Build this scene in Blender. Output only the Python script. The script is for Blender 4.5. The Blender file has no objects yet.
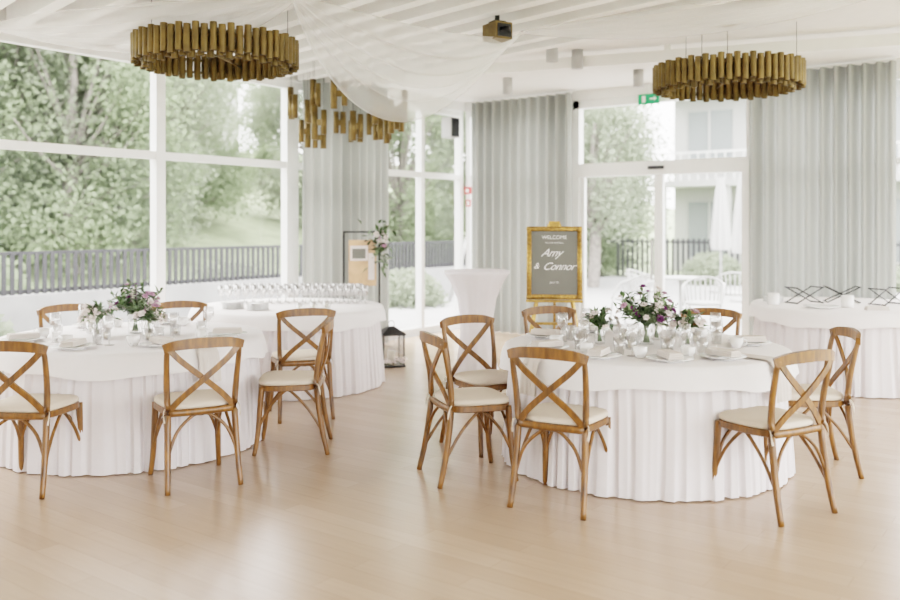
import bpy, math, random
from mathutils import Vector, Matrix
random.seed(7)
R=random.random
U=random.uniform
TH=math.radians(36.57)
CAM=Vector((7.336,-10.247,1.5))
RX=Vector((math.cos(TH),math.sin(TH),0)); FY=Vector((-math.sin(TH),math.cos(TH),0))
def L(x,y,z=0.0):
    p=CAM+RX*x+FY*y; return Vector((p.x,p.y,z))
def ROT(fx,fy): return TH+math.atan2(-fx,fy)

# ---------------- materials ----------------
def nt(name):
    m=bpy.data.materials.new(name); m.use_nodes=True
    n=m.node_tree; n.nodes.clear()
    o=n.nodes.new('ShaderNodeOutputMaterial'); return m,n,o
def mat(name,col,rough=.6,metal=0,var=0.0,scale=8,bump=0,stretch=(1,1,1),spec=.5,emit=0,coat=0,sheen=0):
    m,n,o=nt(name)
    b=n.nodes.new('ShaderNodeBsdfPrincipled')
    b.inputs['Base Color'].default_value=(*col,1); b.inputs['Roughness'].default_value=rough
    b.inputs['Metallic'].default_value=metal; b.inputs['Specular IOR Level'].default_value=spec
    b.inputs['Coat Weight'].default_value=coat
    b.inputs['Sheen Weight'].default_value=sheen
    if emit:
        b.inputs['Emission Color'].default_value=(*col,1); b.inputs['Emission Strength'].default_value=emit
    tc=n.nodes.new('ShaderNodeTexCoord'); mp=n.nodes.new('ShaderNodeMapping'); mp.inputs['Scale'].default_value=stretch
    n.links.new(tc.outputs['Object'],mp.inputs['Vector'])
    no=n.nodes.new('ShaderNodeTexNoise'); no.inputs['Scale'].default_value=scale; no.inputs['Detail'].default_value=4
    n.links.new(mp.outputs['Vector'],no.inputs['Vector'])
    cr=n.nodes.new('ShaderNodeValToRGB')
    cr.color_ramp.elements[0].position=.3; cr.color_ramp.elements[1].position=.7
    v=max(var,.02)
    cr.color_ramp.elements[0].color=(*[c*(1-v) for c in col],1); cr.color_ramp.elements[1].color=(*[min(1,c*(1+v)) for c in col],1)
    n.links.new(no.outputs['Fac'],cr.inputs['Fac']); n.links.new(cr.outputs['Color'],b.inputs['Base Color'])
    if bump:
        bu=n.nodes.new('ShaderNodeBump'); bu.inputs['Strength'].default_value=bump; bu.inputs['Distance'].default_value=.01
        n.links.new(no.outputs['Fac'],bu.inputs['Height']); n.links.new(bu.outputs['Normal'],b.inputs['Normal'])
    n.links.new(b.outputs[0],o.inputs[0]); return m
def cloth(name,col,trans=.3,alpha=1.0,scale=20,edge=False):
    m,n,o=nt(name)
    tc=n.nodes.new('ShaderNodeTexCoord')
    no=n.nodes.new('ShaderNodeTexNoise'); no.inputs['Scale'].default_value=scale
    n.links.new(tc.outputs['Object'],no.inputs['Vector'])
    mx=n.nodes.new('ShaderNodeMix'); mx.data_type='RGBA'
    mx.inputs[6].default_value=(*[c*.95 for c in col],1); mx.inputs[7].default_value=(*col,1)
    n.links.new(no.outputs['Fac'],mx.inputs[0])
    d=n.nodes.new('ShaderNodeBsdfDiffuse'); t=n.nodes.new('ShaderNodeBsdfTranslucent')
    n.links.new(mx.outputs[2],d.inputs[0]); n.links.new(mx.outputs[2],t.inputs[0])
    ms=n.nodes.new('ShaderNodeMixShader'); ms.inputs[0].default_value=trans
    n.links.new(d.outputs[0],ms.inputs[1]); n.links.new(t.outputs[0],ms.inputs[2])
    last=ms
    if alpha<1:
        tr=n.nodes.new('ShaderNodeBsdfTransparent'); m2=n.nodes.new('ShaderNodeMixShader'); m2.inputs[0].default_value=alpha
        if edge:
            lw=n.nodes.new('ShaderNodeLayerWeight'); lw.inputs[0].default_value=.3
            pw=n.nodes.new('ShaderNodeMath'); pw.operation='POWER'; pw.inputs[1].default_value=3.0; n.links.new(lw.outputs['Facing'],pw.inputs[0])
            ma=n.nodes.new('ShaderNodeMath'); ma.operation='MULTIPLY_ADD'; ma.inputs[1].default_value=.5; ma.inputs[2].default_value=alpha
            n.links.new(pw.outputs[0],ma.inputs[0]); n.links.new(ma.outputs[0],m2.inputs[0])
        n.links.new(tr.outputs[0],m2.inputs[1]); n.links.new(ms.outputs[0],m2.inputs[2]); last=m2
    n.links.new(last.outputs[0],o.inputs[0]); return m
def glass(name,fac=.08,tint=(1,1,1),rough=.02,mul=.5):
    m,n,o=nt(name)
    tr=n.nodes.new('ShaderNodeBsdfTransparent'); tr.inputs[0].default_value=(*tint,1)
    g=n.nodes.new('ShaderNodeBsdfGlossy'); g.inputs['Roughness'].default_value=rough
    lw=n.nodes.new('ShaderNodeLayerWeight'); lw.inputs[0].default_value=.25
    ma=n.nodes.new('ShaderNodeMath'); ma.operation='MULTIPLY_ADD'; ma.inputs[1].default_value=mul; ma.inputs[2].default_value=fac
    n.links.new(lw.outputs['Facing'],ma.inputs[0])
    ms=n.nodes.new('ShaderNodeMixShader'); n.links.new(ma.outputs[0],ms.inputs[0])
    n.links.new(tr.outputs[0],ms.inputs[1]); n.links.new(g.outputs[0],ms.inputs[2]); n.links.new(ms.outputs[0],o.inputs[0]); return m

M={}
M['wall']=mat('wall_paint',(.80,.795,.78),.8,var=.02)
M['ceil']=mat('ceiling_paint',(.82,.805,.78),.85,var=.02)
M['recess']=mat('ceiling_recess_shade',(.46,.45,.43),.85,var=.02)  # ceiling colour greyed to paint in the shade between the slats
M['slat']=mat('slat_white',(.86,.85,.825),.6,var=.02)
M['frame']=mat('window_frame_white',(.84,.85,.84),.4,var=.02)
M['winglass']=glass('window_glass',.0,mul=.03)
M['glass']=glass('clear_glass',.16,mul=.55)
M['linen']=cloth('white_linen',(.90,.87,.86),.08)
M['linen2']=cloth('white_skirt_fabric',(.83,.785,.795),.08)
M['napkin']=cloth('napkin_fabric',(.70,.64,.59),.1)
M['curtain']=cloth('curtain_fabric',(.395,.405,.38),.30,scale=60)
M['tulle']=cloth('tulle',(1.0,1.0,.99),.5,alpha=.36,edge=True)
M['cushion']=cloth('cushion_fabric',(.66,.57,.47),.0)
M['chairwood']=mat('chair_wood',(.165,.068,.012),.36,var=.5,scale=7,stretch=(6,6,1),coat=.15)
M['gold']=mat('brushed_gold',(.15,.098,.028),.40,.5,var=.3,scale=12)
M['frame_gold']=mat('gilded_frame',(.42,.25,.07),.38,.6,var=.35,scale=40,bump=.6)
M['board']=mat('board_sage',(.14,.14,.118),.5,var=.05)
M['white']=mat('white_paint',(.85,.85,.84),.5)
M['porcelain']=mat('porcelain',(.86,.85,.83),.2)
M['black']=mat('black_metal',(.010,.010,.011),.4,.3)
M['grey']=mat('grey_plastic',(.42,.42,.42),.5)
M['red']=mat('red_plastic',(.6,.02,.02),.4)
M['green_s']=mat('exit_green',(.01,.26,.10),.4,emit=.15)
M['stem']=mat('stem_green',(.09,.16,.05),.6,var=.3)
M['leaf']=mat('leaf_green',(.06,.11,.035),.55,var=.4)
M['leaf2']=mat('leaf_sage',(.18,.25,.14),.6,var=.3)
M['petalw']=cloth('petal_white',(.90,.83,.80),.3)
M['petalp']=cloth('petal_purple',(.16,.055,.14),.2)
M['petall']=cloth('petal_lilac',(.60,.38,.50),.3)
M['poster']=mat('poster_paper',(.58,.37,.22),.7,var=.25,scale=6)
M['wax']=mat('candle_wax',(.85,.80,.68),.5)
M['concrete']=mat('terrace_concrete',(.34,.34,.335),.9,var=.1,scale=3)
M['grass']=mat('grass',(.24,.28,.17),.95,var=.2,scale=1.5)
M['bark']=mat('bark',(.23,.21,.19),.9,var=.3)
M['fence']=mat('fence_dark',(.055,.055,.06),.7)
M['facade']=mat('facade_render',(.46,.46,.45),.8)
M['facadewin']=mat('facade_glazing',(.27,.29,.295),.2)
M['canvas']=mat('parasol_canvas',(.46,.46,.45),.8)
def leafmat(name,c):
    m=cloth(name,c,.45,scale=.7); return m
M['fol1']=leafmat('hazy_foliage_a',(.275,.325,.215))  # both leaf colours paled, with distance haze baked in
M['fol2']=leafmat('hazy_foliage_b',(.32,.355,.27))
# floor
m,n,o=nt('oak_floor')
tc=n.nodes.new('ShaderNodeTexCoord'); mp=n.nodes.new('ShaderNodeMapping')
n.links.new(tc.outputs['Object'],mp.inputs['Vector'])
br=n.nodes.new('ShaderNodeTexBrick'); br.inputs['Scale'].default_value=1
br.inputs['Brick Width'].default_value=1.3; br.inputs['Row Height'].default_value=.12; br.inputs['Mortar Size'].default_value=.0012
br.inputs['Color1'].default_value=(.475,.335,.232,1); br.inputs['Color2'].default_value=(.53,.383,.272,1); br.inputs['Mortar'].default_value=(.36,.245,.165,1)
br.offset=.37
n.links.new(mp.outputs[0],br.inputs['Vector'])
mp2=n.nodes.new('ShaderNodeMapping'); mp2.inputs['Scale'].default_value=(1.2,14,1); n.links.new(tc.outputs['Object'],mp2.inputs['Vector'])
no=n.nodes.new('ShaderNodeTexNoise'); no.inputs['Scale'].default_value=3; no.inputs['Detail'].default_value=6; n.links.new(mp2.outputs[0],no.inputs['Vector'])
mx=n.nodes.new('ShaderNodeMix'); mx.data_type='RGBA'; mx.blend_type='MULTIPLY'; mx.inputs[0].default_value=.2
n.links.new(br.outputs['Color'],mx.inputs[6]); n.links.new(no.outputs['Fac'],mx.inputs[7])
b=n.nodes.new('ShaderNodeBsdfPrincipled'); b.inputs['Roughness'].default_value=.24; b.inputs['Specular IOR Level'].default_value=.65
n.links.new(mx.outputs[2],b.inputs['Base Color']); n.links.new(b.outputs[0],o.inputs[0]); M['floor']=m

# ---------------- mesh builder ----------------
class B:
    def __init__(s): s.v=[];s.f=[];s.m=[];s.s=[];s.X=Matrix.Identity(4)
    def add(s,vs,fs,mi=0,sm=False):
        k=len(s.v); s.v+= [s.X@Vector(v) for v in vs]
        for f in fs: s.f.append([i+k for i in f]); s.m.append(mi); s.s.append(sm)
    def box(s,c,d,mi=0,rz=0):
        x,y,z=[q/2 for q in d]; M_=Matrix.Translation(Vector(c))@Matrix.Rotation(rz,4,'Z')
        vs=[M_@Vector(p) for p in [(-x,-y,-z),(x,-y,-z),(x,y,-z),(-x,y,-z),(-x,-y,z),(x,-y,z),(x,y,z),(-x,y,z)]]
        s.add(vs,[(0,3,2,1),(4,5,6,7),(0,1,5,4),(1,2,6,5),(2,3,7,6),(3,0,4,7)],mi)
    def lathe(s,prof,c=(0,0,0),n=24,mi=0,sm=True,capb=False,capt=False):
        vs=[];fs=[]
        for r,z in prof:
            for i in range(n):
                a=2*math.pi*i/n; vs.append((c[0]+r*math.cos(a),c[1]+r*math.sin(a),c[2]+z))
        for j in range(len(prof)-1):
            for i in range(n):
                k=(i+1)%n; fs.append((j*n+i,j*n+k,(j+1)*n+k,(j+1)*n+i))
        if capb: fs.append(list(range(n))[::-1])
        if capt: fs.append([(len(prof)-1)*n+i for i in range(n)])
        s.add(vs,fs,mi,sm)
    def cyl(s,c,r,h,mi=0,n=16,r2=None):
        s.lathe([(r,0),(r if r2 is None else r2,h)],c,n,mi,True,True,True)
    def sweep(s,pts,a,b=None,up=(0,0,1),mi=0,n=8,rect=False,smooth=True,sub=4):
        P=[Vector(p) for p in pts]; K=len(P)
        if not isinstance(a,(list,tuple)): a=[a]*K
        if b is None: b=a
        if not isinstance(b,(list,tuple)): b=[b]*K
        if sub>1 and K>2:
            Q=[];A=[];Bb=[]
            for i in range(K-1):
                p0=P[max(i-1,0)];p1=P[i];p2=P[i+1];p3=P[min(i+2,K-1)]
                for j in range(sub):
                    t=j/sub
                    Q.append(.5*((2*p1)+(p2-p0)*t+(2*p0-5*p1+4*p2-p3)*t*t+(3*p1-p0-3*p2+p3)*t**3))
                    A.append(a[i]*(1-t)+a[i+1]*t);Bb.append(b[i]*(1-t)+b[i+1]*t)
            Q.append(P[-1]);A.append(a[-1]);Bb.append(b[-1])
            P,a,b=Q,A,Bb; K=len(P)
        up=Vector(up); vs=[]
        if rect: prof=[(-1,-1),(1,-1),(1,1),(-1,1)]; smooth=False
        else: prof=[(math.cos(2*math.pi*i/n),math.sin(2*math.pi*i/n)) for i in range(n)]
        n=len(prof)
        for i in range(K):
            t=(P[min(i+1,K-1)]-P[max(i-1,0)])
            if t.length<1e-9: t=Vector((0,0,1))
            t.normalize()
            sd=up.cross(t)
            if sd.length<.05: sd=Vector((1,0,0)) if abs(t.x)<.9 else Vector((0,1,0))
            sd.normalize(); nn=t.cross(sd).normalized()
            for (cx,cy) in prof: vs.append(P[i]+sd*a[i]*cx+nn*b[i]*cy)
        fs=[]
        for i in range(K-1):
            for j in range(n):
                k=(j+1)%n; fs.append((i*n+j,i*n+k,(i+1)*n+k,(i+1)*n+j))
        fs.append(list(range(n))[::-1]); fs.append([(K-1)*n+j for j in range(n)])
        s.add(vs,fs,mi,smooth)
    def mesh(s,name,mats):
        me=bpy.data.meshes.new(name); me.from_pydata([tuple(v) for v in s.v],[],s.f)
        for m_ in mats: me.materials.append(M[m_] if isinstance(m_,str) else m_)
        me.polygons.foreach_set('material_index',s.m); me.polygons.foreach_set('use_smooth',s.s); me.update()
        return me
    def build(s,name,mats,loc=(0,0,0),rz=0,parent=None):
        return put(s.mesh(name,mats),name,loc,rz,parent)
def put(me,name,loc=(0,0,0),rz=0,parent=None):
    ob=bpy.data.objects.new(name,me); bpy.context.scene.collection.objects.link(ob)
    ob.location=loc; ob.rotation_euler=(0,0,rz)
    if parent: ob.parent=parent
    return ob
def empty(name,loc=(0,0,0),rz=0):
    e=bpy.data.objects.new(name,None); bpy.context.scene.collection.objects.link(e); e.location=loc; e.rotation_euler=(0,0,rz); e.empty_display_size=.1; return e

# ---------------- room shell ----------------
CZ=3.25; CU=3.55; XR=10.5; YB=-13.5
b=B(); b.box((XR/2,YB/2,-.05),(XR,-YB,.1)); b.build('floor',['floor'])
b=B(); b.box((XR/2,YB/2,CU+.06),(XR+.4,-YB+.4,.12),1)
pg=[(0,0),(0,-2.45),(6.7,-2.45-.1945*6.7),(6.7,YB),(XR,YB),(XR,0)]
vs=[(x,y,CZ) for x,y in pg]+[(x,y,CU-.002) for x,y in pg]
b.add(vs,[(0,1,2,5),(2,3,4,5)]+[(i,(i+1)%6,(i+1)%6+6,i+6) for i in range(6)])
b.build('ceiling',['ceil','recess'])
HZ=(3.12+CU)/2; HH=CU-3.12
b=B(); b.box((-.1,YB/2,HZ),(.2,-YB,HH)); b.build('wall_left',['wall'])
b=B(); b.box((XR/2,.1,HZ),(XR,.2,HH)); b.build('wall_back',['wall'])
b=B(); b.box((XR+.1,YB/2,HZ),(.2,-YB,HH)); b.build('wall_right',['wall'])
b=B(); b.box((XR/2,YB-.1,CU/2),(XR,.2,CU)); b.build('unseen_front_wall',['wall'])  # unseen wall behind the camera, made solid to cut fill light
def window(name,axis,a0,a1,muls,z0=0.0,z1=3.12,trans=(2.17,),fw=.07,off=0.0,glaz=True):
    b=B()
    def bx(a,z,da,dz,d=.09,mi=0):
        if axis=='L': b.box((-.08+off,-a,z),(d,da,dz),mi)
        elif axis=='R': b.box((XR+.08,-a,z),(d,da,dz),mi)
        elif axis=='F': b.box((a,YB-.08,z),(da,d,dz),mi)
        else: b.box((a,.08+off,z),(da,d,dz),mi)
    mid=(a0+a1)/2; w=a1-a0
    bx(mid,z0+.05,w,.1); bx(mid,z1-.04,w,.08)
    for t in trans: bx(mid,t,w,.075,.085)
    for a in [a0+fw/2]+list(muls)+[a1-fw/2]: bx(a,(z0+z1)/2,fw,z1-z0,.1)
    if glaz: bx(mid,(z0+z1)/2,w-.02,z1-z0-.02,.008,1)
    return b.build(name,['frame','winglass'])
window('window_1','L',0.0,1.88,[.93])
window('window_2','L',1.88,3.30,[2.6])
window('window_3','L',3.30,12.2,[5.06,6.85,8.6,10.4],fw=.105)
b=B(); b.box((-.1,-12.85,1.56),(.2,1.3,3.12)); b.build('wall_corner',['wall'])
window('window_4','B',0.0,1.74,[.87])
window('window_5','B',4.12,9.0,[5.7,7.3])
b=B(); b.box((9.75,.1,1.56),(1.5,.2,3.12)); b.build('wall_pier',['wall'])
# door
b=B()
for a in (1.79,4.07): b.box((a,.08,1.56),(.09,.12,3.12))
b.box((2.93,.08,3.07),(2.36,.12,.1)); b.box((2.93,.06,2.2),(2.36,.16,.17))
b.box((2.93,-.03,2.2),(.2,.04,.04),3)
for a0,a1 in ((1.84,2.93),(2.93,4.02)):
    mid=(a0+a1)/2
    b.box((a0+.03,.08,1.06),(.055,.06,2.1)); b.box((a1-.03,.08,1.06),(.055,.06,2.1)); b.box((mid,.08,.05),(a1-a0,.06,.1)); b.box((mid,.08,1.06),(a1-a0-.02,.008,2.08),1)
b.box((2.93,.08,2.66),(2.28,.008,.74),1)
b.box((2.85,.02,1.05),(.02,.03,.5),2)
b.build('door_1',['frame','winglass','grey','black'])
window('added_daylight_window','R',.2,13.2,[2.2,4.2,6.2,8.2,10.2],glaz=False)  # unseen unglazed opening, added to let daylight into the room
# slats
b=B()
for i in range(34):
    y0=-2.58-i*.33
    x0=.03; x1=6.6
    cx=(x0+x1)/2; cy=y0-.1945*cx
    if cy-.1945*3<-13: break
    b.box((cx,cy,3.22),((x1-x0)/math.cos(.192)-.05,.11,.18),0,-.192)
    for xx in (.5,3.3,6.1): b.box((xx,y0-.1945*xx,(3.31+CU)/2),(.02,.02,CU-3.31),0,-.192)
b.build('ceiling_slats',['slat'])
b=B()
p0=L(-.95,9.8,3.14); p1=L(5.2,7.3,3.14); b.sweep([p0,p1],.035,.055,rect=True)
for t in (.2,.5,.9):
    q=p0.lerp(p1,t); b.box((q.x,q.y,3.22),(.05,.05,.06))
b.build('ceiling_light_track',['slat'])

# curtains
def curtain(p0,p1,amp=.08,per=.14,z0=.015,z1=3.2,seed=0):
    rnd=random.Random(seed)
    p0=Vector(p0);p1=Vector(p1);d=p1-p0;Ln=d.length;d.normalize();nn=Vector((-d.y,d.x))
    N=int(Ln/.01); rows=[0,.25,.5,.75,.92,1]; vs=[];fs=[]
    ph=[rnd.uniform(0,6) for _ in range(4)]
    for j,r in enumerate(rows):
        for i in range(N+1):
            t=i/N*Ln
            w=math.sin(2*math.pi*t/per+ .9*math.sin(t*3.1+ph[0])+.2*r*math.sin(t*11+ph[1]))
            w=math.copysign(abs(w)**.75,w)
            a=amp*(.8+.25*math.sin(t*5.3+ph[2])+ .1*(1-r)*math.sin(t*9+ph[3]))
            q=p0+d*t+nn*(a*w)
            vs.append((q.x,q.y,z0+(z1-z0)*r))
    for j in range(len(rows)-1):
        for i in range(N):
            k=j*(N+1)+i; fs.append((k,k+1,k+N+2,k+N+1))
    b=B(); b.add(vs,fs,0,True)
    b.sweep([(p0.x,p0.y,z1+.012),(p1.x,p1.y,z1+.012)],.02,.012,rect=True,mi=1)
    b.build('curtain',['curtain','white'])
curtain((.17,-1.92),(.17,-3.33),seed=1)
curtain((.27,-.17),(1.83,-.17),seed=2)
curtain((4.10,-.17),(5.64,-.17),seed=3)

# ---------------- table ----------------
TZ=.73
def table_mesh(seed=0):
    rnd=random.Random(seed); b=B()
    N=1440; ph=[rnd.uniform(0,6.28) for _ in range(9)]
    rows=[(.0,.836),(.12,.846),(.3,.858),(.5,.867),(.7,.876),(.88,.883),(1,.886)]
    vs=[];fs=[]
    for u,r in rows:
        for i in range(N):
            a=2*math.pi*i/N
            amp=.8+.35*math.sin(7*a+ph[6])+.3*math.sin(17*a+ph[7])
            s_=math.sin(58*a+2.4*math.sin(5*a+ph[0])+1.8*math.sin(9*a+ph[1])+.7*u*math.sin(13*a+ph[2])+.3*math.sin(u*4+a*3))
            w=.65*s_+.35*(1-2*abs(s_))
            w2=math.sin(23*a+ph[3]+1.7*math.sin(4*a+ph[4])+.5*u)
            rr=r+(.013+.007*u)*w*amp+.011*u*w2
            vs.append((rr*math.cos(a),rr*math.sin(a),(TZ-.03)*(1-u)+.008))
    for j in range(len(rows)-1):
        for i in range(N):
            k=(i+1)%N; fs.append((j*N+i,(j+1)*N+i,(j+1)*N+k,j*N+k))
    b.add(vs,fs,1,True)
    vs=[];fs=[];N=240
    prof=[(0.001,TZ,0),(.6,TZ,0),(.868,TZ,0),(.884,TZ-.006,0),(.896,TZ-.03,.15),(.912,TZ-.08,.6),(.920,TZ-.135,1)]
    for r,z,u in prof:
        for i in range(N):
            a=2*math.pi*i/N
            w=math.sin(13*a+ph[0]+1.3*math.sin(3*a+ph[5]))
            rr=r+.010*u*w
            vs.append((rr*math.cos(a),rr*math.sin(a),z-(.016*u*math.sin(4*a+ph[2])+.006*w*u)))
    for j in range(len(prof)-1):
        for i in range(N):
            k=(i+1)%N; fs.append((j*N+i,(j+1)*N+i,(j+1)*N+k,j*N+k))
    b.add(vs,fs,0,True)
    for a in range(4):
        t=a*math.pi/2+.4; b.cyl((.7*math.cos(t),.7*math.sin(t),0),.02,TZ-.03,2,8)
    return b.mesh('banquet_table',['linen','linen2','grey'])
T1=(1.235,5.59);T2=(-2.206,6.07);T3=(-1.52,8.25);T4=(3.82,8.38)
for i,T in enumerate((T1,T2,T3,T4)): put(table_mesh(i+3),'banquet_table',L(*T),i*1.1)

# ---------------- chair ----------------
def chair_mesh():
    b=B()
    for s in (-1,1):
        b.sweep([(s*.205,-.262,0),(s*.197,-.222,.18),(s*.19,-.19,.42),(s*.196,-.195,.58),(s*.203,-.225,.74),(s*.203,-.245,.82)],[.0155,.018,.0195,.0175,.016,.014])
        b.sweep([(s*.185,.165,.44),(s*.188,.175,.3),(s*.195,.19,.12),(s*.205,.21,0)],[.020,.019,.0165,.0145])
        b.sweep([(s*.195,-.215,.17),(s*.185,-.13,.30),(s*.175,-.02,.41),(s*.172,.02,.415)],.0095)
        b.sweep([(s*.192,.185,.17),(s*.183,.12,.30),(s*.175,.02,.41),(s*.172,-.02,.415)],.0095)
        b.sweep([(s*.19,.178,.2),(s*.14,.172,.33),(s*.05,.165,.41),(0,.163,.415)],.0095)
        b.sweep([(s*.193,-.215,.2),(s*.14,-.2,.33),(s*.05,-.185,.41),(0,-.183,.415)],.0095)
        b.sweep([(s*.19,-.246,.80),(s*.13,-.250-.003*s,.735),(0,-.238-.006*s,.625),(-s*.11,-.212-.004*s,.53),(-s*.178,-.192,.455)],.0165,.006,up=(0,1,0),rect=True,sub=5)
    b.sweep([(-.222,-.235,.808),(-.15,-.262,.826),(0,-.28,.834),(.15,-.262,.826),(.222,-.235,.808)],.0125,[.022,.028,.03,.028,.022],sub=5,rect=True)
    b.sweep([(-.185,-.192,.435),(0,-.205,.435),(.185,-.192,.435)],.012,.02)
    def outline(k,n=40):
        o=[]
        for i in range(n):
            a=2*math.pi*i/n; c,s_=math.cos(a),math.sin(a)
            x=math.copysign(abs(c)**.5,c);y=math.copysign(abs(s_)**.5,s_)
            o.append((x*(.203+.016*y)*k,y*.2*k))
        return o
    def slab(levels,mi):
        vs=[];fs=[];n=40
        for k,z in levels: vs+=[(x,y,z) for x,y in outline(k)]
        for j in range(len(levels)-1):
            for i in range(n):
                q=(i+1)%n; fs.append((j*n+i,j*n+q,(j+1)*n+q,(j+1)*n+i))
        fs.append(list(range(n))[::-1]); fs.append([(len(levels)-1)*n+i for i in range(n)])
        b.add(vs,fs,mi,False if mi==0 else True)
    slab([(.96,.412),(1.0,.418),(1.0,.446),(.97,.45)],0)
    slab([(.95,.45),(.985,.457),(.99,.469),(.965,.48),(.9,.486),(.5,.489)],1)
    for s in (-1,1):
        b.sweep([(s*.19,-.175,.468),(s*.212,-.2,.455),(s*.216,-.212,.42),(s*.212,-.216,.39)],.002,.005,mi=1)
    return b.mesh('dining_chair',['chairwood','cushion'])
CM=chair_mesh()
def chair(bx,by,fx,fy,T=None,cl=1.03):
    l=math.hypot(fx,fy);fx/=l;fy/=l
    cx,cy=bx+fx*.255,by+fy*.255
    if T:
        dx,dy=cx-T[0],cy-T[1];d=math.hypot(dx,dy)
        if d<cl: cx,cy=T[0]+dx*cl/d,T[1]+dy*cl/d
    put(CM,'dining_chair',L(cx,cy),ROT(fx,fy))
chair(.50,4.54,.49,.87,T1)
chair(1.79,4.50,-.5,.87,T1)
chair(-.117,5.16,.95,.32,T1)
chair(2.36,5.38,-1,.08,T1,.97)
chair(.12,6.12,.55,-.83,T1)
chair(.80,6.70,.3,-.95,T1)
chair(1.95,6.6,-.45,-.9,T1)
chair(-2.43,4.8,.1,1,T2)
chair(-1.385,4.94,-.5,.87,T2)
chair(-.82,5.9,-.99,-.08,T2)
chair(-1.09,6.65,-.35,.94,T3)
chair(-2.92,6.83,.62,-.75,T2,.97)
chair(-2.26,7.02,.42,-.9,T2,.95)

# ---------------- chandeliers ----------------
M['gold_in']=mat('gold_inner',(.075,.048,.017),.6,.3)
def chandelier(cx,cy,zb,rad=.65,n=62,ln=.225,spread=False,name='chandelier',ceilz=3.25):
    b=B(); rnd=random.Random(int(abs(cx)*100))
    if not spread:
        for ring,(rr,nn,dz) in enumerate(((rad-.025,n,.012),(rad-.105,n-12,-.014))):
            for i in range(nn):
                a=2*math.pi*i/nn
                z=zb+dz+(.010 if i%2 else -.006)
                x,y=rr*math.cos(a),rr*math.sin(a); l=ln-.02
                b.lathe([(.0265,0),(.0265,l)],(x,y,z),12,0)
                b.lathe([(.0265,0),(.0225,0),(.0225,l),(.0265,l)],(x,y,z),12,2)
                b.lathe([(.001,l*.5),(.0225,l*.5)],(x,y,z),12,1)
        for r_,z_ in ((rad-.065,zb+.05),(rad-.065,zb+.15)):
            pts=[(r_*math.cos(2*math.pi*i/48),r_*math.sin(2*math.pi*i/48),z_) for i in range(49)]
            b.sweep(pts,.008,.012,sub=1)
    else:
        nn=18
        for i in range(nn):
            a=2*math.pi*i/nn; rr=rad-.04-(.16 if i%3==1 else 0)
            z=zb+rnd.choice((0,.08,.16,.24,.30)); l=rnd.choice((.24,.30,.34))
            x,y=rr*math.cos(a),rr*math.sin(a)
            b.cyl((x,y,z),.034,l,0,12); b.sweep([(x,y,z+l),(x,y,ceilz)],.002,mi=1,n=4)
            a2=2*math.pi*(i+.5)/nn; x2,y2=rr*math.cos(a2),rr*math.sin(a2)
            b.sweep([(x,y,z+l*.5),(x2,y2,z+l*.5)],.014,.03,mi=0,rect=True)
            b.cyl((x2,y2,z+l*.5-.12),.030,.24,0,10)
    if not spread:
        top=zb+.15
        for i in range(3):
            a=2*math.pi*i/3+.5
            b.sweep([((rad-.06)*math.cos(a),(rad-.06)*math.sin(a),top),((rad-.06)*math.cos(a),(rad-.06)*math.sin(a),ceilz-.01)],.0025,mi=1,n=5)
        b.cyl((0,0,ceilz-.03),.07,.03,0,20); b.sweep([(0,0,ceilz-.03),(0.0,0,zb+.10)],.003,mi=1,n=5)
        for i in range(3):
            a=2*math.pi*i/3; b.sweep([(0,0,zb+.10),((rad-.06)*math.cos(a),(rad-.06)*math.sin(a),zb+.10)],.008,mi=0)
    b.build(name,['gold','black','gold_in'],L(cx,cy))
chandelier(2.41,7.6,2.655,rad=.635)
chandelier(-1.84,6.9,2.73,rad=.64,ceilz=CU)
chandelier(-1.08,9.25,2.34,rad=.64,spread=True,ceilz=CU)

# tulle swags
def swag(A,Bp,sag,width,seed,n=60,m=140,fold=5):
    A=Vector(A);Bp=Vector(Bp); d=(Bp-A); h=Vector((-d.y,d.x,0)).normalized()
    vs=[];fs=[]
    for j in range(m+1):
        v=j/m-.5
        for i in range(n+1):
            u=i/n; e=4*u*(1-u)
            w=.08+width*(e**.8)
            p=A.lerp(Bp,u)+h*(v*w)
            p.z-=sag*e*(.45+1.1*(v+.5))+.035*math.sin(v*6.28*fold+1.2*math.sin(u*3+seed)+1.5*math.sin(v*7))*(.12+e)
            vs.append(p)
    for j in range(m):
        for i in range(n):
            k=j*(n+1)+i; fs.append((k,k+1,k+n+2,k+n+1))
    b=B(); b.add(vs,fs,0,True)
    b.build('tulle_drape',['tulle'])
swag(L(-1.10,6.15,3.10),L(.60,7.3,3.10),.50,.7,1)
swag(L(-3.75,7.2,3.10),L(-1.10,6.15,3.10),.12,.7,2)
swag(L(.60,7.3,3.10),L(3.3,6.1,3.2),.07,.4,4)

b=B(); b.cyl((0,0,-.19),.058,.19,0,24); b.lathe([(.045,-.188),(.04,-.191)],mi=1,capb=True)
sm=b.mesh('ceiling_spotlight',['grey','white'])
for x,y in ((.98,8.4),(1.28,8.8),(2.14,9.94),(.69,10.5)): put(sm,'ceiling_spotlight',L(x,y,3.25))
b=B(); b.box((0,0,0),(.15,.20,.13),0); b.cyl((0,0,.05),.02,CU-3.07,1); b.lathe([(.045,0),(.045,.04),(.035,.04)],(0,-.11,-.02),16,1); b.box((.0,-.103,.0),(.12,.01,.10),1); b.box((0,0,.075),(.1,.1,.02),1)
b.build('projector',['gold','black'],L(.37,6.85,3.0),TH+.5)
b=B(); b.lathe([(.055,0),(.05,-.03),(.03,-.045)],n=20,capb=True); b.build('smoke_detector',['white'],L(2.95,6.0,3.25))

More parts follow.
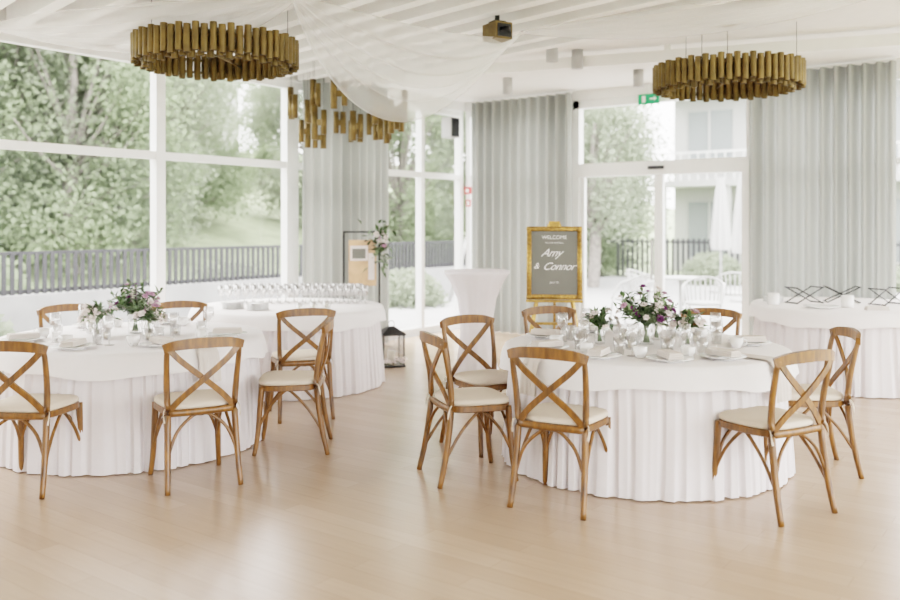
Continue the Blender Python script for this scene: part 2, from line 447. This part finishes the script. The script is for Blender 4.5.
# exit sign
b=B(); b.box((0,0,0),(.27,.03,.13),0); b.box((-.06,-.018,0),(.045,.006,.08),1); b.box((.05,-.018,0),(.06,.006,.018),1); b.add([(.075,-.02,-.03),(.11,-.02,0),(.075,-.02,.03)],[(0,1,2)],1)
b.box((0,0,.075),(.29,.05,.015),1); b.cyl((0,0,.07),.01,.13,1,8)
b.build('exit_sign',['green_s','white'],(2.85,-.06,3.05))
b=B(); b.box((0,0,0),(.1,.04,.1),0); b.box((0,-.022,0),(.05,.006,.05),1); b.build('fire_alarm_button',['red','white'],(.06,-.0,1.98))
b=B(); b.box((0,0,0),(.07,.02,.10),0); b.box((0,-.012,.0),(.04,.004,.06),1); b.build('fire_extinguisher_sign',['red','white'],(.06,.01,1.8))
b=B(); b.box((.1,0,0),(.16,.2,.28),0); b.box((.01,0,0),(.04,.05,.05),1); b.lathe([(.07,0),(.05,.004)],(.1,0,.139),16,1)
b.box((.185,0,0),(.01,.17,.25),1)
b.build('wall_speaker',['grey','black'],(-.02,-.45,2.84))

# ---------------- flowers & tableware ----------------
def blossom(b,c,r,nrm,mi,rings=3,pet=6):
    nrm=Vector(nrm).normalized(); s=nrm.orthogonal().normalized(); t=nrm.cross(s); c=Vector(c)
    for k in range(rings):
        ph=math.radians(15+28*k); rr=r*(1-.18*k)
        for i in range(pet):
            a=2*math.pi*(i+.5*k)/pet; rad=s*math.cos(a)+t*math.sin(a); sd=nrm.cross(rad)
            tip=c+(rad*math.cos(ph)+nrm*math.sin(ph))*rr; mid=c+(rad*math.cos(ph)+nrm*math.sin(ph))*rr*.6+nrm*rr*.06
            b.add([c,mid+sd*rr*.38,tip,mid-sd*rr*.38],[(0,1,2,3)],mi,True)
    b.lathe([(.001,-.0),(r*.2,r*.1),(r*.16,r*.45),(.001,r*.5)],(c.x,c.y,c.z),8,mi)
def leaf(b,p,d,l,w,mi):
    d=Vector(d).normalized(); sd=d.cross(Vector((0,0,1)))
    if sd.length<.1: sd=Vector((1,0,0))
    sd.normalize(); u=sd.cross(d); p=Vector(p)
    b.add([p,p+d*l*.45+sd*w+u*.1*l,p+d*l-u*.08*l,p+d*l*.45-sd*w+u*.1*l],[(0,1,2,3)],mi,True)
def bouquet(seed,h=.3,vr=.04,vh=.14,spread=.14,nst=22,cols=(3,4,5),name='flower_vase',leafiness=3):
    rnd=random.Random(seed); b=B()
    b.lathe([(.001,.004),(vr*.9,.004),(vr,.02),(vr*1.02,vh*.7),(vr*.75,vh*.92),(vr*.85,vh)],n=20,mi=0)
    b.lathe([(.001,.0),(vr*.9,.0),(vr*.92,.006)],n=20,mi=0)
    for i in range(nst):
        a=rnd.uniform(0,6.28); q=spread*math.sqrt(rnd.random()); hh=h*rnd.uniform(.58,1.05)*(1-.3*(q/spread))
        tip=Vector((q*math.cos(a),q*math.sin(a),hh)); p0=Vector((vr*.4*math.cos(a+3),vr*.4*math.sin(a+3),.015)); p1=Vector((vr*.4*math.cos(a),vr*.4*math.sin(a),vh))
        b.sweep([p0,p1,tip],.0018,mi=1,n=4,sub=3)
        d=(tip-p1).normalized()
        kind=rnd.random()
        if kind<.5: blossom(b,tip,rnd.uniform(.022,.040),d+Vector((0,0,.3)),rnd.choice(cols))
        elif kind<.8:
            c_=rnd.choice(cols)
            for k in range(8):
                pp=p1.lerp(tip,.5+.5*k/7); blossom(b,pp+Vector((rnd.uniform(-.01,.01),rnd.uniform(-.01,.01),0)),.012,d,c_,2,5)
        else:
            for k in range(9):
                pp=p1.lerp(tip*1.0,.3+.7*k/8); leaf(b,pp,(rnd.uniform(-1,1),rnd.uniform(-1,1),.6),.06,.012,rnd.choice((1,2,6)))
        for k in range(leafiness):
            pp=p1.lerp(tip,rnd.uniform(.1,.9)); leaf(b,pp,(rnd.uniform(-1,1),rnd.uniform(-1,1),rnd.uniform(-.3,.9)),rnd.uniform(.05,.10),rnd.uniform(.008,.017),rnd.choice((1,2,6,6)))
    return b.mesh(name,['glass','stem','leaf','petalw','petalp','petall','leaf2'])
FA=bouquet(1,.39,.05,.13,.21,60,(4,3,3,5,3),leafiness=5)
FB=bouquet(2,.26,.035,.11,.12,26,(3,3,3,5),leafiness=3)
FC=bouquet(3,.26,.035,.11,.12,26,(3,5,3,3),leafiness=3)
FD=bouquet(4,.39,.05,.14,.18,50,(4,5,3,3),leafiness=5)
def at(T,dx,dy,z=TZ): return L(T[0]+dx,T[1]+dy,z)
put(FA,'flower_vase',at(T1,.02,.0),.3)
put(FB,'flower_vase',at(T1,-.27,.05),1)
put(FC,'flower_vase',at(T1,.26,-.08),2)
put(FB,'flower_vase',at(T1,.14,.24),2)
put(FD,'flower_vase',at(T2,-.02,.12),.3)
put(FB,'flower_vase',at(T2,-.22,-.05),4)
put(FC,'flower_vase',at(T2,.15,-.08),1)
b=B(); b.lathe([(.001,.006),(.07,.006),(.085,.012),(.13,.02),(.132,.023),(.084,.017),(.001,.011)],n=40); b.lathe([(.001,0),(.068,0),(.07,.006)],n=40); PL=b.mesh('dinner_plate',['porcelain'])
b=B()
for k in range(3): b.box((0,0,.006+k*.011),(.19-.006*k,.085-.004*k,.010),0,.02*k)
NP=b.mesh('folded_napkin',['napkin'])
b=B(); b.lathe([(.001,.003),(.03,.003),(.036,.1),(.0345,.1),(.028,.009),(.001,.009)],n=20); b.lathe([(.001,0),(.03,0),(.03,.003)],n=20); TG=b.mesh('water_glass',['glass'])
b=B(); b.lathe([(.001,0),(.032,0),(.033,.003),(.005,.006),(.004,.075),(.012,.085),(.034,.115),(.038,.145),(.032,.19),(.031,.19),(.036,.145),(.03,.115),(.001,.09)],n=18); WG=b.mesh('wine_glass',['glass'])
b=B(); b.lathe([(.001,0),(.033,0),(.036,.004),(.038,.075),(.035,.075),(.033,.01),(.001,.01)],n=20,mi=0); b.cyl((0,0,.01),.019,.035,1,14); b.cyl((0,0,.045),.0015,.008,2,5); TL=b.mesh('tealight_holder',['glass','wax','black'])
b=B(); b.lathe([(.001,0),(.025,0),(.04,.03),(.042,.065),(.039,.065),(.036,.03),(.001,.006)],n=20); b.sweep([(.041,0,.055),(.062,0,.05),(.06,0,.025),(.038,0,.02)],.004); CP=b.mesh('coffee_cup',['porcelain'])
b=B(); prof=[(-.26,TZ+.006),(-.1,TZ+.006),(-.02,TZ+.006),(.008,TZ-.002),(.036,TZ-.04),(.050,TZ-.1),(.054,TZ-.17),(.056,TZ-.22)]
vs=[];fs=[];nn=16
for j,(x,z) in enumerate(prof):
    for i in range(nn+1):
        v=i/nn-.5; k=max(0,(j-3))/4; vs.append((.892+x+.008*k*math.sin(v*26),v*(.13+.02*k),z))
for j in range(len(prof)-1):
    for i in range(nn): q=j*(nn+1)+i; fs.append((q,q+1,q+nn+2,q+nn+1))
b.add(vs,fs,0,True); b.add([Vector(v)+Vector((.0,.008,.004)) for v in vs],fs,0,True)
DN=b.mesh('draped_napkin',['napkin'])
def setting(T,ang_cam,drape=False):
    a=math.radians(ang_cam); c,s=math.cos(a),math.sin(a)
    w=TH+a
    put(PL,'dinner_plate',at(T,.68*c,.68*s),w)
    put(NP,'folded_napkin',at(T,.68*c,.68*s,TZ+.0225),w+.1)
    t=(-s,c)
    put(WG,'wine_glass',at(T,.50*c+.13*t[0],.50*s+.13*t[1]))
    put(TG,'water_glass',at(T,.48*c+.04*t[0],.48*s+.04*t[1]))
    put(CP,'coffee_cup',at(T,.55*c-.14*t[0],.55*s-.14*t[1]),a)
    if drape: put(DN,'draped_napkin',L(T[0],T[1]),w+.24)
for a,d in ((-124,0),(-90,0),(-62,1),(-160,1),(0,0),(150,0),(110,0),(50,0)): setting(T1,a,d)
for a,d in ((-100,0),(-55,1),(-5,0),(135,0),(85,0),(-150,0)): setting(T2,a,d)
for T,ls in ((T1,((-.12,-.2),(.1,-.2),(.36,.08),(-.4,-.05),(-.08,.2))),(T2,((-.1,-.22),(.2,-.25),(.3,.0),(-.32,.1)))):
    for p in ls: put(TL,'tealight_holder',at(T,*p))
b=B()
for r in range(3):
    for i in range(18):
        x=-.70+i*.082+.03*(r%2); y=.24+r*.13
        if x*x+y*y>.80**2: continue
        b.lathe([(.001,0),(.030,0),(.030,.003),(.005,.006),(.0045,.06),(.022,.08),(.033,.12),(.031,.175),(.029,.175),(.031,.12),(.018,.085)],(x,y,0),12,0)
M['glass_f']=glass('stemware_glass',.42,rough=.12,mul=.5)
b.build('champagne_glasses',['glass_f'],L(T3[0],T3[1],TZ),TH)
b=B()
for k in range(8): b.lathe([(.001,k*.008),(.06,k*.008),(.1,k*.008+.006),(.001,k*.008+.006)],n=28)
ps=b.mesh('plate_stack',['porcelain'])
put(ps,'plate_stack',at(T3,-.45,-.3)); put(ps,'plate_stack',at(T3,-.2,-.42)); put(ps,'plate_stack',at(T4,-.62,.28))
for x,y in ((.3,-.4),(.4,-.3),(.2,-.55)): put(TL,'tealight_holder',at(T3,x,y))

b=B()
for y in (-.08,.08):
    b.sweep([(-.15,y,.0),(.15,y,.15)],.006); b.sweep([(.15,y,.0),(-.15,y,.15)],.006)
for x in (-.15,.15):
    for z in (.004,.15): b.sweep([(x,-.09,z),(x,.09,z)],.006)
WS=b.mesh('folding_wire_stand',['black'])
for x,y,r_ in ((-.38,.12,.3),(.02,.2,-.2),(.34,-.05,.5)): put(WS,'folding_wire_stand',at(T4,x,y,TZ+.006),TH+r_)
b=B(); b.lathe([(.001,0),(.05,0),(.055,.01),(.055,.11),(.05,.11),(.05,.012),(.001,.012)],n=24); CN=b.mesh('ceramic_jar',['porcelain'])
put(CN,'ceramic_jar',at(T4,-.15,-.3)); put(CN,'ceramic_jar',at(T4,-.73,-.02))
b=B(); b.lathe([(.001,0),(.09,0),(.16,.02),(.158,.024),(.09,.008),(.001,.008)],n=32)
put(b.mesh('serving_dish',['porcelain']),'serving_dish',at(T4,-.42,-.38)); put(NP,'folded_napkin',at(T4,-.0,-.55),.5)

# cocktail table
b=B(); N=64; prof=[(0.30,.005),(.25,.04),(.19,.2),(.155,.42),(.15,.6),(.18,.8),(.25,.97),(.305,1.035),(.31,1.06),(.300,1.066),(.001,1.066)]
vs=[];fs=[]
for r,z in prof:
    for i in range(N):
        a=2*math.pi*i/N; k=1+(.10*math.cos(4*a) if z<.3 else .0)*(1-z/.3)
        k+= .025*math.sin(12*a)*(1 if .05<z<1.0 else 0)
        vs.append((r*k*math.cos(a),r*k*math.sin(a),z))
for j in range(len(prof)-1):
    for i in range(N): k=(i+1)%N; fs.append((j*N+i,j*N+k,(j+1)*N+k,(j+1)*N+i))
b.add(vs,fs,0,True); b.build('cocktail_table',['linen2'],L(.25,8.2))

# welcome sign on easel
e=empty('welcome_sign_easel',L(.93,7.8),TH-.12)
b=B(); W,H=.49,.65
b.X=Matrix.Translation((0,0,.83))@Matrix.Rotation(math.radians(-7),4,'X')
b.box((0,0,H/2),(W-.04,.012,H-.04),1)
for s in (-1,1):
    b.sweep([(s*(W/2-.02),-.008,0),(s*(W/2-.02),-.008,H)],.022,.015,up=(0,1,0),mi=0,n=10)
    b.sweep([(-W/2,-.008,H/2+s*(H/2-.02)),(W/2,-.008,H/2+s*(H/2-.02))],.015,.022,mi=0,n=10)
    for t in (0,1):
        b.lathe([(.001,-.02),(.026,-.012),(.028,0),(.022,.015),(.001,.022)],(s*(W/2-.02),-.014,H*t+(.02 if t==0 else -.02)),10,0)
for i in range(17):
    for s in (-1,1):
        b.lathe([(.001,-.01),(.01,0),(.001,.01)],(s*(W/2-.018),-.022,.03+i*.0365),6,0)
for i in range(12):
    for s in (0,1):
        b.lathe([(.001,-.01),(.01,0),(.001,.01)],(-.2+i*.036,-.022,.02+s*(H-.04)),6,0)
b.build('gilded_board',['frame_gold','board'],parent=e)
b=B()
for s in (-1,1): b.sweep([(s*.30,.02,0),(s*.04,.22,1.50)],.014,rect=True)
b.sweep([(0,.75,0),(0,.24,1.46)],.012,rect=True); b.box((0,.03,.815),(.50,.16,.02)); b.sweep([(-.2,.10,.6),(.2,.10,.6)],.012,rect=True); b.box((0,.22,1.5),(.1,.03,.05))
b.build('easel_frame',['frame_gold'],parent=e)
def txt(s,size,z,x=0,shear=0):
    c=bpy.data.curves.new('sign_lettering','FONT'); c.body=s; c.size=size; c.align_x='CENTER'; c.shear=shear; c.extrude=.0005
    if shear: c.space_character=.92
    o=bpy.data.objects.new('sign_lettering',c); bpy.context.scene.collection.objects.link(o); o.data.materials.append(M['white']); o.parent=e
    o.location=(x,-.010+math.tan(math.radians(7))*(z-.83),z); o.rotation_euler=(math.radians(90-7),0,0)
txt('WELCOME',.046,1.365); txt('TO OUR WEDDING',.018,1.325); txt('Amy',.10,1.21,-.03,.6); txt('&',.075,1.10,-.16,.3); txt('Connor',.095,1.09,.035,.6); txt('JULY 25',.024,.97)

# photo display stand
b=B()
for x in (-.2,.2):
    b.sweep([(x,0,0),(x,0,1.42)],.011,rect=True); b.sweep([(x,-.18,.01),(x,.18,.01)],.010,rect=True)
for z in (.3,1.41,): b.sweep([(-.2,0,z),(.2,0,z)],.010,rect=True)
b.box((.01,-.012,1.06),(.31,.012,.52),1)
b.box((-.03,-.02,1.17),(.20,.004,.17),2); b.box((-.03,-.0225,1.165),(.15,.004,.11),3); b.box((.11,-.02,1.02),(.07,.004,.30),2); b.box((-.04,-.02,.93),(.17,.004,.14),1)
rnd=random.Random(5)
for i in range(110):
    p=(.22+rnd.gauss(0,.06),-.03+rnd.gauss(0,.03),1.26+rnd.gauss(0,.14)); leaf(b,p,(rnd.uniform(-1,1),rnd.uniform(-1,1),rnd.uniform(-1,.6)),rnd.uniform(.07,.13),.024,rnd.choice((4,4,5)))
for i in range(7):
    p=(.2+rnd.gauss(0,.04),-.07+rnd.gauss(0,.02),1.32+rnd.gauss(0,.06)); blossom(b,p,rnd.uniform(.03,.045),(rnd.uniform(-.4,.4),-1,.3),rnd.choice((6,6,7)))
b.build('photo_display_stand',['black','poster','petalw','board','leaf','leaf2','petalw','petall'],L(-1.0,9.9),TH+.1)
# lantern
b=B(); w=.11
for x in (-w,w):
    for y in (-w,w): b.box((x,y,.17),(.014,.014,.34))
b.box((0,0,.01),(.25,.25,.02)); b.box((0,0,.34),(.25,.25,.016))
b.add([(-w-.02,-w-.02,.348),(w+.02,-w-.02,.348),(w+.02,w+.02,.348),(-w-.02,w+.02,.348),(-.03,-.03,.42),(.03,-.03,.42),(.03,.03,.42),(-.03,.03,.42)],[(0,1,5,4),(1,2,6,5),(2,3,7,6),(3,0,4,7),(4,5,6,7)])
b.sweep([(-.03,0,.42),(-.03,0,.46),(0,0,.48),(.03,0,.46),(.03,0,.42)],.004)
for s in (-1,1): b.box((s*w,0,.17),(.003,.2,.32),1); b.box((0,s*w,.17),(.2,.003,.32),1)
b.cyl((0,0,.02),.04,.14,2,16)
for i in range(8): blossom(b,(-.1+.03*i,-.15+rnd.uniform(-.02,.02),.05+rnd.uniform(0,.04)),.035,(0,-.5,1),3); leaf(b,(-.1+.03*i,-.15,.03),(rnd.uniform(-1,1),-.5,.4),.07,.015,4)
b.build('candle_lantern',['black','glass','wax','petalw','leaf'],L(-.62,9.25),TH+.3)

# ---------------- exterior ----------------
def gz(x,y):
    k=max(0,-7.0-x); return -.04+min(k*.2,7)+ .15*math.sin(x*.5)*math.cos(y*.4)*(1 if k>0 else 0)
vs=[];fs=[];nx,ny=60,50
for j in range(ny+1):
    for i in range(nx+1):
        x=-50+i*100/nx;y=-40+j*100/ny; vs.append((x,y,gz(x,y)-.10))
for j in range(ny):
    for i in range(nx): k=j*(nx+1)+i; fs.append((k,k+1,k+nx+2,k+nx+1))
b=B(); b.add(vs,fs,0,True); b.build('garden_lawn',['grass'])
b=B(); b.box((-2.1,-2,-.07),(4.0,30,.1)); b.box((6.5,6.7,-.07),(13.2,13,.1)); b.build('terrace_paving',['concrete'])
b=B()
b.box((-3.9,-2.5,.28),(.25,22,.6),1)
for i in range(200): b.box((-3.9,-13.2+i*.108,.85),(.03,.05,.54),0)
b.box((-3.93,-2.5,1.12),(.05,22,.04),0); b.box((-3.93,-2.5,.62),(.03,22,.05),0)
b.build('garden_fence',['fence','concrete'])
b=B()
for i in range(110): b.box((-3.8+i*.15,12.9,.55),(.07,.03,1.1),0)
b.box((4,12.93,1.0),(16.4,.03,.06)); b.build('garden_fence',['fence'])
def tree_mesh(seed,rad=2.6,h=6.5,leaves=9000,ls=.2,droop=0,mats=('fol1','bark'),lo=.30,nb=26):
    rnd=random.Random(seed); b=B()
    b.sweep([(0,0,-.5),(.1,0,h*.3),(0,.1,h*.55),(.1,0,h*.8)],[.2,.15,.10,.05],mi=1)
    blobs=[]
    for i in range(nb):
        zf=rnd.random(); prof_=math.sin(math.pi*(.18+.75*zf))**.6
        a=rnd.uniform(0,6.28);q=rad*.8*prof_*math.sqrt(rnd.random());z=h*(lo+(1-lo)*zf*.93)
        c=Vector((q*math.cos(a),q*math.sin(a),z)); blobs.append((c,rnd.uniform(.24,.42)*rad))
        b.sweep([(0,0,min(z*.6,h*.35)),c*.6+Vector((0,0,z*.2)),c],[.06,.035,.012],mi=1,n=5)
    vs=[];fs=[]
    for i in range(leaves):
        c,r=rnd.choice(blobs); d=Vector((rnd.gauss(0,1),rnd.gauss(0,1),rnd.gauss(0,1))).normalized()
        p=c+d*r*(rnd.random()**.4)
        if droop: p.z-=droop*rnd.random()*p.xy.length*.6
        t=Vector((rnd.gauss(0,1),rnd.gauss(0,1),rnd.gauss(0,.7))).normalized(); s=t.orthogonal().normalized()
        s=(Matrix.Rotation(rnd.uniform(0,6.28),3,t)@s); l=ls*rnd.uniform(.6,1.3)
        k=len(vs); vs+=[p,p+t*l*.5+s*l*.3,p+t*l,p+t*l*.5-s*l*.3]; fs.append((k,k+1,k+2,k+3))
    b.add(vs,fs,0,False)
    return b.mesh('tree',list(mats))
TA=tree_mesh(1,2.7,7,21000,.13,lo=.10,nb=46); TB=tree_mesh(2,3.3,9,26000,.15,0,('fol2','bark'),lo=.08,nb=50); TC=tree_mesh(3,2.3,6,11000,.13,1.2,('fol2','bark'),lo=.4)
def outp(px,depth):
    k=(px-450)/875; return L(k*depth,depth)
for px,dp,me,sc in ((-70,17,TA,1),(10,19,TB,.95),(75,18,TA,1.0),(130,21,TB,.85),(45,26,TB,1.25),(180,26,TA,.95),(-30,27,TB,1.25),(120,30,TB,1.1),(215,33,TA,.8),(262,40,TA,.8),(320,30,TB,.9),(400,24,TA,.9),(440,30,TB,1.0),(500,30,TB,1.0),(592,21,TC,.85),(570,28,TA,1.0),(600,27,TA,.7),(535,24,TB,.8)):
    p=outp(px,dp); o=put(me,'tree',(p.x,p.y,gz(p.x,p.y)-.12),R()*6); o.scale=(sc,sc,sc)
def shrub(seed,mats):
    rnd=random.Random(seed); b=B(); vs=[];fs=[]
    for i in range(6): b.sweep([(0,0,-.1),(rnd.uniform(-.2,.2),rnd.uniform(-.2,.2),.4)],.012,mi=1,n=5)
    for i in range(1800):
        d=Vector((rnd.gauss(0,1),rnd.gauss(0,1),abs(rnd.gauss(0,1)))).normalized(); p=d*.6*(rnd.random()**.35)
        t=Vector((rnd.gauss(0,1),rnd.gauss(0,1),rnd.gauss(0,1))).normalized(); s=t.orthogonal(); l=.08
        k=len(vs); vs+=[p,p+t*l*.5+s*l*.3,p+t*l,p+t*l*.5-s*l*.3]; fs.append((k,k+1,k+2,k+3))
    b.add(vs,fs); return b.mesh('garden_shrub',mats)
S1=shrub(1,['fol1','bark']);S2=shrub(2,['fol2','bark'])
for i,(x,y,sc) in enumerate(((-3.0,-7.6,1.3),(-2.9,-6.6,1.5),(-3.1,-5.6,1.1),(-3.0,-8.8,1.5),(-2.7,-7.1,1.9),(-2.9,.5,.9),(-3.0,2.4,1.2),(-5.2,-6.5,2.6),(-5.6,-8.6,3.0),(-6,-4.6,2.4),(-5.2,0,1.6),(-5.4,3,2.0),(-.5,11.5,1.4),(1.5,11.8,1.2),(3.4,11.6,1.1),(-7,-11,3.2),(-5.4,-10.2,2.8))):
    o=put(S1 if i%2 else S2,'garden_shrub',(x,y,-.03 if x>-4.2 else -.12),i); o.scale=(sc,sc,sc)
# building
BX=-4.6; b=B(); b.box((BX+9,22,3.1),(18,6,6.6),0)
for fl in range(2):
    for i in range(8):
        x=BX+1.3+i*2.15
        b.box((x,18.97,1.3+fl*3.1),(1.5,.12,1.9),1); b.box((x,18.9,1.3+fl*3.1),(.06,.1,1.9),0); b.box((x,18.9,.32+fl*3.1),(1.6,.16,.06),0)
    b.box((BX+9,18.4,2.85+fl*3.1),(18.2,1.3,.2),0)
for i in range(60): b.box((BX+.1+i*.3,17.84,3.4),(.03,.03,.9),2)
b.box((BX+9,17.84,3.87),(18.2,.05,.05),2)
for i in range(9): b.box((BX+.1+i*2.2,17.9,1.4),(.14,.14,2.9),0)
b.build('apartment_building',['facade','facadewin','white'])
b=B(); b.box((-33,16,8.0),(7,9,7),0)
for i in range(4): b.box((-29.45,12.6+i*2.2,9.6),(.1,.9,1.5),1)
b.add([(-37,11,11.5),(-29,11,11.5),(-29,21,11.5),(-37,21,11.5),(-33,11,14),(-33,21,14)],[(0,1,4),(1,2,5,4),(2,3,5),(3,0,4,5)],1)
b.build('hillside_house',['facade','facadewin'])
b=B(); b.cyl((0,0,0),.25,.06,1,20); b.cyl((0,0,.05),.025,2.5,1,10)
N=48; vs=[];fs=[]; prof=[(.05,2.55),(.09,2.3),(.14,1.7),(.19,1.1),(.17,.95)]
for r,z in prof:
    for i in range(N): a=2*math.pi*i/N; rr=r*(1+.25*math.sin(8*a)); vs.append((rr*math.cos(a),rr*math.sin(a),z))
for j in range(len(prof)-1):
    for i in range(N): k=(i+1)%N; fs.append((j*N+i,j*N+k,(j+1)*N+k,(j+1)*N+i))
b.add(vs,fs,0,True); PR=b.mesh('closed_parasol',['canvas','grey'])
put(PR,'closed_parasol',(1.75,6.9,-.02)); put(PR,'closed_parasol',(.6,8.9,-.02)); put(PR,'closed_parasol',(3.0,5.6,-.02))
b=B()
for s in (-1,1):
    for y in (-.2,.2): b.sweep([(s*.2,y,.42),(s*.24,y*1.2,0)],.014)
    b.sweep([(s*.24,.2,.42),(s*.27,.05,.64),(s*.26,-.22,.7)],.014)
b.lathe([(.001,.42),(.24,.42),(.25,.44),(.24,.46),(.001,.46)],n=24)
for i in range(13):
    a=math.pi+math.pi*i/12; b.sweep([(.24*math.cos(a),.24*math.sin(a),.44),(.28*math.cos(a),.30*math.sin(a),.64+.14*math.sin(math.pi*i/12))],.010,n=5)
b.sweep([(.28*math.cos(math.pi+math.pi*i/12),.30*math.sin(math.pi+math.pi*i/12),.64+.14*math.sin(math.pi*i/12)) for i in range(13)],.014,sub=1)
PC=b.mesh('patio_chair',['canvas'])
for x,y,r_ in ((1.9,1.5,2.5),(3.0,1.4,3.4),(2.8,3.3,.3),(1.4,3.1,-.6),(4.0,2.2,2)): put(PC,'patio_chair',(x,y,-.02),r_)
b=B(); b.cyl((0,0,.70),.36,.025,0,32); b.cyl((0,0,0),.03,.7,0,10); b.cyl((0,0,0),.22,.02,0,24); b.build('patio_table',['canvas'],(2.3,2.35,-.02))
b=B()
for y in (-.9,.9):
    b.sweep([(-.6,y,0),(0,y,2.1)],.04); b.sweep([(.6,y,0),(0,y,2.1)],.04)
b.sweep([(0,-1,2.1),(0,1,2.1)],.04)
for y in (-.3,.3): b.sweep([(0,y,2.1),(0,y,.5)],.01,n=5)
b.box((0,0,.5),(.2,.7,.04)); b.build('garden_swing',['facade'],(-2.7,4.6,-.02),.4)

# ---------------- light ----------------
w=bpy.data.worlds.new('overcast_sky'); bpy.context.scene.world=w; w.use_nodes=True
bg=w.node_tree.nodes['Background']; bg.inputs[0].default_value=(1,.98,.985,1); bg.inputs[1].default_value=3.8
s=bpy.data.lights.new('sun','SUN'); s.energy=3.0; s.angle=math.radians(25); s.color=(1,.94,.85)
so=bpy.data.objects.new('sun',s); bpy.context.scene.collection.objects.link(so); so.rotation_euler=Vector((.55,-.25,-.8)).to_track_quat('-Z','Y').to_euler(); so.location=(-5,5,20)

c=bpy.data.cameras.new('camera'); c.lens=35; c.sensor_width=36; c.shift_y=-76/900; c.clip_start=.05; c.clip_end=300
c.dof.use_dof=True; c.dof.focus_distance=5.4; c.dof.aperture_fstop=1.3
co=bpy.data.objects.new('camera',c); bpy.context.scene.collection.objects.link(co); co.location=CAM; co.rotation_euler=(math.radians(90),0,TH)
bpy.context.scene.camera=co
sc=bpy.context.scene
sc.view_settings.view_transform='Filmic'; sc.view_settings.look='Medium High Contrast'; sc.view_settings.exposure=1.45
